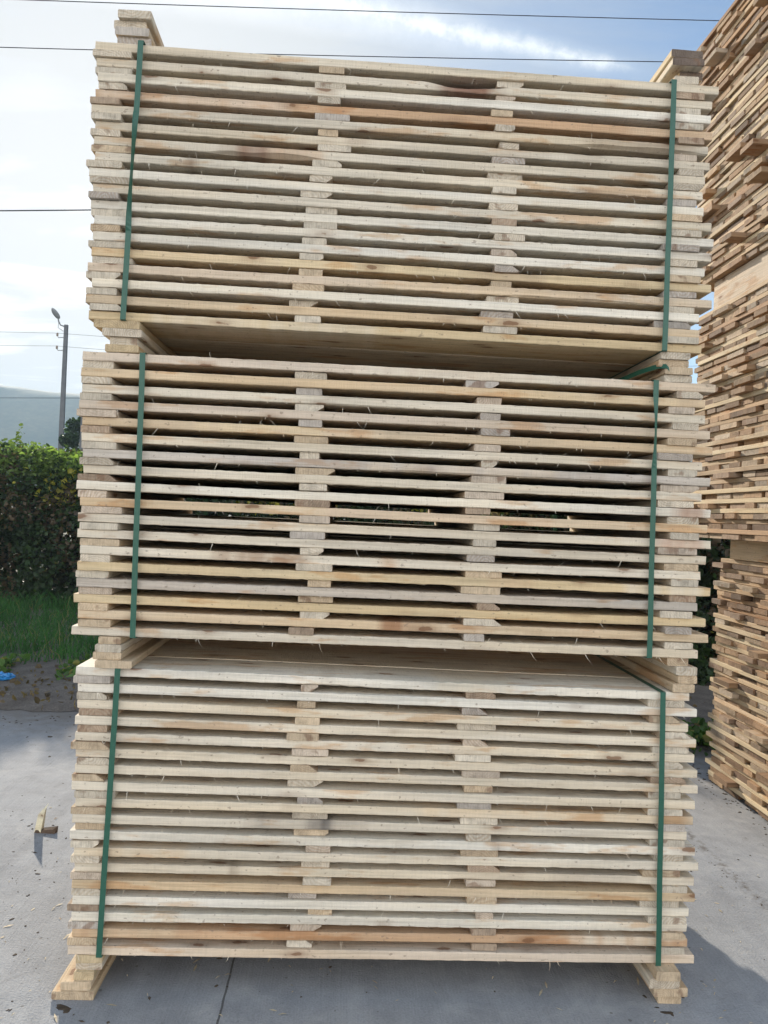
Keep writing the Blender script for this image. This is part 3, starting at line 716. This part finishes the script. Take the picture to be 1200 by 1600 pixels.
c = np.array([.07, .13, .03])*(.6+.9*NP.random((len(P), 1))); yl = NP.random(len(P)) < .15; c[yl] = (.22, .20, .05)
o = leafcloud(P, 0, .07, c, nm='weeds'); tag(o, 'low broad-leaved weeds along the edge of the bare soil', 'weeds', kind='stuff')

n = 1500
wx = NP.uniform(-5, 4.5, n); wy = 3.75-.10*wx+NP.normal(0, .42, n)
k = wy > 3.05-.1*wx; wx, wy = wx[k], wy[k]
P = np.stack([wx, wy, np.full(len(wx), .052)], 1)
c = np.array([.16, .11, .06])*(.4+1.1*NP.random((len(P), 1)))
o = leafcloud(P, 0, .045, c, nm='fallen_leaves'); tag(o, 'dry fallen leaves on the bare soil', 'fallen leaves', kind='stuff')

# ------------------------------------------------------------------ hedge and shrubs
def bush(name, lab, x0, x1, y0, y1, ztop, n, leaf, yellow=None, base=(.036, .062, .024), group=None, cat='hedge', zmin=.05):
    root = empty(name, ((x0+x1)/2, (y0+y1)/2, 0)); tag(root, lab, cat, group)
    org = np.array(root.location)
    m = int(n*1.5)
    P = np.stack([NP.uniform(x0, x1, m), NP.uniform(0, 1, m), NP.uniform(0, 1, m)], 1)
    # density pushed to the outer shell
    sh = NP.random(m)
    face = NP.random(m)
    P[:, 1] = np.where(face < .55, NP.beta(1, 5, m), P[:, 1])
    P[:, 2] = np.where((face > .55), 1-NP.beta(1, 5, m), P[:, 2])
    top = ztop+np.array([.32*noise.noise(Vector((a*.55, b_*1.2, 1)))+.30*noise.noise(Vector((a*2.0, b_*2, 7)))+.16*noise.noise(Vector((a*6, b_*6, 3))) for a, b_ in P[:, :2]])
    fr = np.array([.28*noise.noise(Vector((a*1.3, z*1.7, 4)))+.14*noise.noise(Vector((a*4, z*4, 9))) for a, z in zip(P[:, 0], P[:, 2]*2)])
    bulge = np.sin(np.clip(P[:, 2], 0, 1)*np.pi*.8+.3)*.18
    P[:, 1] = y0+fr-bulge+P[:, 1]*(y1-y0)
    P[:, 2] = zmin+P[:, 2]*(top-zmin)
    g = n3(P, 2.6); keep = g > -.30
    P = P[keep][:n]
    sh = n3(P, 1.1, 5); c = np.array(base)*(.55+.9*NP.random((len(P), 1)))
    c = c*(1+.5*sh[:, None])
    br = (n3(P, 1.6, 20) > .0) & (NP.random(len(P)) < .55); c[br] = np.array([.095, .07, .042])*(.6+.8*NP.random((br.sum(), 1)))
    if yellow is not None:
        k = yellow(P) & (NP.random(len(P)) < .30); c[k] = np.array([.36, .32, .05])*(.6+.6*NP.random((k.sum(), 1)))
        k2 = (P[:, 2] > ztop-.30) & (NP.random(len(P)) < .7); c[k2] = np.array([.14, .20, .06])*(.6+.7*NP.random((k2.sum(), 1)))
    leafcloud(P-org, 0, leaf, c, nm='foliage', parent=root)
    mb = MB()
    for i in range(int((x1-x0)*3.5)):
        bx = random.uniform(x0+.1, x1-.1); by = lerp(y0+.25, y1-.1, random.random()); pts = [Vector((bx, by, 0))]
        hh = (ztop-.25)*random.uniform(.6, 1)
        for s in range(1, 6): pts.append(pts[0]+Vector((random.gauss(0, .12)*s/2, random.gauss(0, .08), hh*s/5)))
        mb.tube([p-Vector(org) for p in pts], [.022*(1-.15*s) for s in range(6)], 6)
    # twigs above the crest
    for i in range(int((x1-x0)*5)):
        bx = random.uniform(x0, x1); by = random.uniform(y0+.1, y1); z = ztop-.2
        mb.tube([Vector((bx, by, z))-Vector(org), Vector((bx+random.gauss(0, .1), by, z+random.uniform(.2, .55)))-Vector(org)], [.006, .002], 4)
    mb.build('stem', M_BARK, root)
    # loose leafy shoots standing above the crest
    S = []
    for i in range(int((x1-x0)*9)):
        bx = random.uniform(x0, x1); by = random.uniform(y0, y1); hh = random.uniform(.15, .60)*(1.2 if noise.noise(Vector((bx*.9, 2, 2))) > 0 else .5)
        lx_, ly_ = random.gauss(0, .15), random.gauss(0, .1); z = ztop-.1
        for q in range(int(hh*60)): u = random.random(); S.append((bx+lx_*u+random.gauss(0, .035), by+ly_*u+random.gauss(0, .035), z+hh*u))
    S = np.array(S); cs = np.array([.12, .165, .055])*(.5+.9*NP.random((len(S), 1)))
    leafcloud(S-org, 0, leaf*.95, cs, nm='shoots', parent=root)
    # dark heart of the hedge: dense twigs and dead leaves
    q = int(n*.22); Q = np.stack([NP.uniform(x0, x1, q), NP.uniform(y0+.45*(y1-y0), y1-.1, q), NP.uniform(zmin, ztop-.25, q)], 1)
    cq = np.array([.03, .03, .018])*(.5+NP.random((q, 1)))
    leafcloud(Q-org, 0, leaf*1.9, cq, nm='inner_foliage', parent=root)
    return root
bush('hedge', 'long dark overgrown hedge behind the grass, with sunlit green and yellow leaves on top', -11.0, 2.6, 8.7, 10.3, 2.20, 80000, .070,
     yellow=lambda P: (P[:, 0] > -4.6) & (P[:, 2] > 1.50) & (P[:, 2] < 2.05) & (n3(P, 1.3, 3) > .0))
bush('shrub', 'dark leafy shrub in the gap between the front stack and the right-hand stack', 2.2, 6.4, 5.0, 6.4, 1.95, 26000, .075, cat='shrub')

def tree(name, lab, x, y, h, cr, n, leaf, base, cat='tree', group=None, trunk=.12):
    root = empty(name, (x, y, 0)); tag(root, lab, cat, group)
    mb = MB(); pts = [Vector((0, 0, 0))]
    for s in range(1, 7): pts.append(Vector((random.gauss(0, .06)*s/3, random.gauss(0, .05), h*.8*s/6)))
    mb.tube(pts, [trunk*(1-.13*s) for s in range(7)], 8)
    tips = []
    for i in range(16):
        b0 = pts[random.randint(2, 6)]; a = random.uniform(0, 6.28)
        e = b0+Vector((math.cos(a)*cr*random.uniform(.5, .95), math.sin(a)*cr*.8, random.uniform(.1, .3)*h))
        mb.tube([b0, (b0+e)/2+Vector((0, 0, .08*h*.3)), e], [trunk*.35, trunk*.2, .008], 5); tips.append(e)
    mb.build('trunk', M_BARK, root)
    tips += [pts[-1], pts[-2]]
    Q = []
    for e in tips:
        k = n//len(tips); r = cr*random.uniform(.28, .5)
        g = NP.normal(size=(k, 3)); g /= np.linalg.norm(g, axis=1)[:, None]; g *= (r*NP.random(k)**.4)[:, None]; g[:, 2] *= .75
        Q.append(g+np.array(e))
    Q = np.concatenate(Q); c = np.array(base)*(.55+.9*NP.random((len(Q), 1)))
    leafcloud(Q, 0, leaf, c, nm='crown', parent=root); return root
tree('tree', 'dark round-topped tree just right of the lamp post, beyond the hedge', -8.35, 26, 4.6, 1.15, 9000, .13, (.03, .055, .025))
tree('tree', 'low tree beyond the hedge, left of the lamp post', -15.6, 24, 2.3, 1.2, 5000, .12, (.04, .07, .03))

# ------------------------------------------------------------------ lamp post, second post, overhead wires
root = empty('lamp_post', (-10.40, 28, 0)); tag(root, 'concrete lamp post standing beyond the hedge at the left', 'lamp post')
mb = MB(); hh = 8.45
V = []; F = []
for i in range(13):
    z = hh*i/12; w_ = lerp(.10, .065, i/12); d_ = lerp(.09, .055, i/12)
    V += [(-w_, -d_, z), (w_, -d_, z), (w_, d_, z), (-w_, d_, z)]
for i in range(12):
    for j in range(4): F.append((i*4+j, i*4+(j+1) % 4, (i+1)*4+(j+1) % 4, (i+1)*4+j))
F.append((48, 49, 50, 51)); mb.add(V, F); pole = mb.build('pole', M_POLE, root)
mb = MB(); mb.tube([(-.05, 0, 8.38), (-.20, -.05, 8.42), (-.26, -.1, 8.55), (-.28, -.12, 8.68)], .028, 8); mb.tube([(-.26, -.1, 8.5), (-.27, -.1, 8.3), (-.10, 0, 8.2)], .012, 6)
arm = mb.build('lamp_arm', M_LAMP, root)
mb = MB(); V = []; F = []; ns = 10
for i in range(9):
    t = i/8; ctr = Vector((-.27-.16*t, -.12-.20*t, 8.66+.34*t)); r = .115*math.sin(math.pi*min(1, .12+t*.86))**.6+.01
    for j in range(ns):
        a = 2*math.pi*j/ns; V.append(tuple(ctr+Vector((math.cos(a)*r, 0, 0))+Vector((0, .55, .35)).normalized()*math.sin(a)*r*.45))
for i in range(8):
    for j in range(ns): F.append((i*ns+j, i*ns+(j+1) % ns, (i+1)*ns+(j+1) % ns, (i+1)*ns+j))
F.append(tuple(range(ns))[::-1]); F.append(tuple(8*ns+j for j in range(ns)))
mb.add(V, F); mb.build('lamp_head', M_LAMP, root, smooth=True)
for z in (7.95, 7.45):
    mb = MB(); mb.tube([(-.08, -.02, z), (-.26, -.05, z-.02), (-.30, -.06, z+.06)], .016, 6); br_ = mb.build('bracket', M_LAMP, root)
    mb = MB(); mb.tube([(-.30, -.06, z+.03), (-.30, -.06, z+.07), (-.30, -.06, z+.13), (-.30, -.06, z+.17)], [.03, .045, .04, .015], 8); mb.build('insulator', M_CERAM, br_)
root = empty('utility_pole', (-6.80, 20, 0)); tag(root, 'thin grey concrete post half hidden by the left edge of the front stack', 'post')
mb = MB(); mb.tube([(0, 0, 0), (0, 0, 2.5), (0, 0, 4.95)], [.15, .13, .115], 12); mb.build('shaft', M_POLE, root)
mb = MB(); mb.tube([(0, 0, 4.955), (0, 0, 4.99), (0, 0, 5.02)], [.12, .12, .05], 12); mb.build('cap', M_LAMP, root)

def wire(a, b_, sag, rad, lab):
    a, b_ = Vector(a), Vector(b_); mb = MB(); pts = []
    for i in range(41):
        t = i/40; p = a.lerp(b_, t); p.z -= sag*4*t*(1-t); pts.append(p)
    mb.tube(pts, rad, 6); o = mb.build('overhead_wire', M_WIRE)
    tag(o, lab, 'overhead wire', 'overhead wires')
def thru(p, q, xa, xb, y):
    s = (q[1]-p[1])/(q[0]-p[0]); return (xa, y, p[1]+s*(xa-p[0])), (xb, y, p[1]+s*(xb-p[0]))
a, b_ = thru((-7.8, 14.64), (10.14, 15.41), -30, 30, 18); wire((a[0], 18, a[2]+.25), (b_[0], 18, b_[2]+.25), .28, .011, 'highest overhead wire, crossing the sky above the left spacer planks')
a, b_ = thru((-8.72, 13.36), (8.86, 14.22), -30, 30, 18); wire((a[0], 18, a[2]+.3), (b_[0], 18, b_[2]+.3), .36, .011, 'second highest overhead wire, meeting the top edge of the front stack')
a, b_ = thru((-5.78, 6.88), (-4.2, 7.04), -30, 30, 12); wire((a[0], 12, a[2]+1.35), (b_[0], 12, 10.6), .9, .011, 'thick overhead cable low in the sky at the left, running behind the uppermost bundle')
wire((-40, 28.0, 7.9), (-10.71, 27.94, 8.10), .2, .006, 'thin wire tied to the upper bracket of the lamp post, running left')
wire((-40, 28.0, 7.2), (-10.71, 27.94, 7.60), .25, .006, 'thin wire tied to the lower bracket of the lamp post, running left')
wire((-10.71, 27.94, 8.10), (20, 28.0, 9.3), .5, .006, 'thin wire tied to the upper bracket of the lamp post, running right')
wire((-10.71, 27.94, 7.60), (20, 28.0, 8.6), .5, .006, 'thin wire tied to the lower bracket of the lamp post, running right')
wire((-45, 34, 5.3), (30, 34, 9.2), .6, .012, 'lowest thin wire, just above the far ridge behind the lamp post')

# ------------------------------------------------------------------ small things on the ground
mb = MB(); root = empty('wood_offcut', (-.52, 1.215, 0)); tag(root, 'small pointed pale wood offcut standing on the sunlit concrete at the left', 'wood offcut')
V = [(-.045, -.010, .0), (-.005, -.020, .0), (.0, .012, .0), (-.042, .014, .0), (-.030, .0, .10), (.012, -.006, .125), (.016, .012, .150), (-.008, .016, .115), (.028, .008, .168)]
F = [(0, 1, 5, 4), (1, 2, 6, 5), (2, 3, 7, 6), (3, 0, 4, 7), (4, 5, 8), (5, 6, 8), (6, 7, 8), (7, 4, 8), (3, 2, 1, 0)]
V = [(a*.78, b_*.8, c_*.80) for a, b_, c_ in V]
mb.add(V, F, None, [(.74, .68, .50)]*9); o = mb.build('splinter', [M_WOOD], root, tint=True)
mb = MB(); V = [(-.045, -.024, .0), (.085, -.034, .0), (.096, .0, .0), (.06, .03, .0), (-.04, .024, .0), (-.04, -.018, .020), (.075, -.024, .034), (.098, .004, .052), (.05, .022, .036), (-.036, .018, .022)]
F = [(4, 3, 2, 1, 0), (5, 6, 7, 8, 9), (0, 1, 6, 5), (1, 2, 7, 6), (2, 3, 8, 7), (3, 4, 9, 8), (4, 0, 5, 9)]
V = [(a*.72, b_*.6, c_*.55) for a, b_, c_ in V]
mb.add(V, F, None, [(.10, .08, .065)]*10); mb.build('bark_base', [M_BARK], root, tint=True)
def crumple(name, mat, loc, r, flat, lab, cat):
    mb = MB(); V = []; F = []; a, b_ = 22, 12
    for i in range(b_+1):
        th = math.pi*i/b_
        for j in range(a):
            ph = 2*math.pi*j/a; d = Vector((math.sin(th)*math.cos(ph), math.sin(th)*math.sin(ph), math.cos(th)))
            q = r*(1+.55*noise.noise(d*2.3+Vector(loc))+.35*abs(noise.noise(d*6+Vector(loc))))
            V.append((d.x*q*1.25, d.y*q, max(0, (d.z*flat+flat*.8)*q)))
    for i in range(b_):
        for j in range(a): F.append((i*a+j, (i+1)*a+j, (i+1)*a+(j+1) % a, i*a+(j+1) % a))
    mb.add(V, F); o = mb.build(name, mat, None, loc); tag(o, lab, cat)
crumple('plastic_bag', M_BLUE, (-1.99, 4.14, .03), .062, .5, 'crumpled bright blue plastic bag lying where the soil meets the grass', 'litter')
crumple('paper_scrap', M_WHITE, (-1.74, 3.72, .022), .05, .10, 'flat white scrap lying on the bare soil below the blue bag', 'litter')
# dark crumbs and wood chips scattered over the slab
mb = MB()
def crumb(x, y, s, col, z=0.0, fl=.35):
    n_ = random.randint(4, 6) if s < .009 else 11; a0_ = random.uniform(0, 6.28); st = random.uniform(1, 2.6); rr = [s*random.uniform(.6, 1.1) for _ in range(n_)]
    ca, sa = math.cos(a0_), math.sin(a0_); V = []
    for lv, k in ((0, 1), (1, .6)):
        for j in range(n_):
            a = 2*math.pi*j/n_; u, v_ = math.cos(a)*rr[j]*st*k, math.sin(a)*rr[j]*k
            V.append((x+u*ca-v_*sa, y+u*sa+v_*ca, z+lv*s*fl))
    F = [tuple(range(n_, 2*n_))]+[(j, (j+1) % n_, n_+(j+1) % n_, n_+j) for j in range(n_)]
    mb.add(V, F, None, [col]*(2*n_))
for i in range(850):
    if random.random() < .55: x, y = random.uniform(-2.2, 3.2), random.uniform(-1.0, 3.1)
    else: x, y = random.gauss(-.35, .35), random.gauss(.6, .7)
    crumb(x, y, random.choice((.0015, .002, .003, .004, .006)), random.choice(((.07, .05, .035), (.05, .04, .03), (.12, .09, .06), (.30, .22, .13))))
for i in range(260):
    x = random.uniform(-2.5, 3.3); y = 3.1-.1*x-abs(random.gauss(0, .28)); crumb(x, y, random.uniform(.003, .009), random.choice(((.07, .05, .035), (.05, .04, .03), (.10, .08, .05))))
for i in range(150):
    y = random.uniform(-.4, 2.6); x = 2.62+random.gauss(0, .035)+.05*math.sin(y*4); crumb(x, y, random.uniform(.0012, .004), (.07, .055, .04))
for i in range(120):
    crumb(3.15+random.gauss(-.03, .06), random.uniform(1.1, 2.5), random.uniform(.003, .009), random.choice(((.10, .07, .05), (.25, .18, .11))))
for x, y, s in ((.035, -.055, .018), (.05, -.07, .014), (1.92, -.045, .012), (1.935, -.055, .009), (1.90, -.02, .007), (2.42, .9, .010), (2.40, 1.6, .012), (-1.05, 2.7, .02), (-.9, 2.3, .012)):
    crumb(x, y, s*.8, (.06, .05, .045), 0, .08)
o = mb.build('debris', [simple('dark_crumbs', (.075, .058, .042), .9, 30, .5, .1)], None); tag(o, 'dark crumbs of bark and soil scattered over the concrete', 'debris', kind='stuff')

mb = MB()
for i in range(420):
    if random.random() < .5: x, y = random.uniform(-.9, 3.0), random.gauss(.1, .35)
    else: x, y = random.uniform(-1.6, 3.1), random.uniform(-.8, 3.0)
    s_ = random.choice((.0015, .002, .0025, .004)); a = random.uniform(0, 3.14); l = s_*random.uniform(1.5, 6)
    ca, sa = math.cos(a), math.sin(a); q = random.uniform(.0, .004)
    V = [(x-ca*l-sa*s_*.4, y-sa*l+ca*s_*.4, .0008), (x-ca*l+sa*s_*.4, y-sa*l-ca*s_*.4, .0008), (x+sa*s_, y-ca*s_, .0012+q), (x+ca*l, y+sa*l, .001+q*.5), (x-sa*s_, y+ca*s_, .0015+q)]
    mb.add(V, [(0, 1, 2, 4), (4, 2, 3)], None, [scl((.66, .56, .40), random.uniform(.6, 1.1))]*5)
o = mb.build('wood_chips', [M_WOOD], None, tint=True); tag(o, 'pale wood chips and splinters fallen on the concrete around the stack', 'wood chips', kind='stuff')

# ------------------------------------------------------------------ hills
def hill(name, y0, prof, depth, amp):
    V = []; F = []; nx, ny = 200, 14
    for i in range(nx+1):
        t = i/nx; x = lerp(-900, 900, t); top = prof(x)
        for j in range(ny+1):
            u = j/ny; z = -1+ (top+1)*math.sin(u*math.pi/2)+(amp*noise.noise(Vector((x*.02, u*6, y0)))+amp*.4*noise.noise(Vector((x*.09, u*16, y0)))+amp*.25*noise.noise(Vector((x*.4, u*50, y0))))*min(1, u*3)
            V.append((x, y0+depth*u, z))
    for i in range(nx):
        for j in range(ny): a = i*(ny+1)+j; F.append((a, a+ny+1, a+ny+2, a+1))
    mb = MB(); mb.add(V, F); g = mb.build(name, M_HILL, smooth=True); tag(g, kind='structure')
hill('hills', 380, lambda x: 79+8*noise.noise(Vector((x*.004, 0, 0)))-.02*x*0, 160, 3)
hill('hills', 250, lambda x: 22+10*noise.noise(Vector((x*.006, 3, 0)))+.035*(x+120), 90, 2.5)

# ------------------------------------------------------------------ haze
m = bpy.data.materials.new('haze'); m.use_nodes = True; t = m.node_tree
for n_ in list(t.nodes): t.nodes.remove(n_)
o_ = t.nodes.new('ShaderNodeOutputMaterial'); v_ = t.nodes.new('ShaderNodeVolumePrincipled')
v_.inputs['Color'].default_value = (.62, .82, 1.0, 1); v_.inputs['Density'].default_value = .0011; v_.inputs['Anisotropy'].default_value = .0
t.links.new(v_.outputs[0], o_.inputs['Volume'])
mb = MB(); mb.box(-1000, 1000, -60, 640, -2.5, 96)
h = mb.build('haze', m); tag(h, kind='stuff')
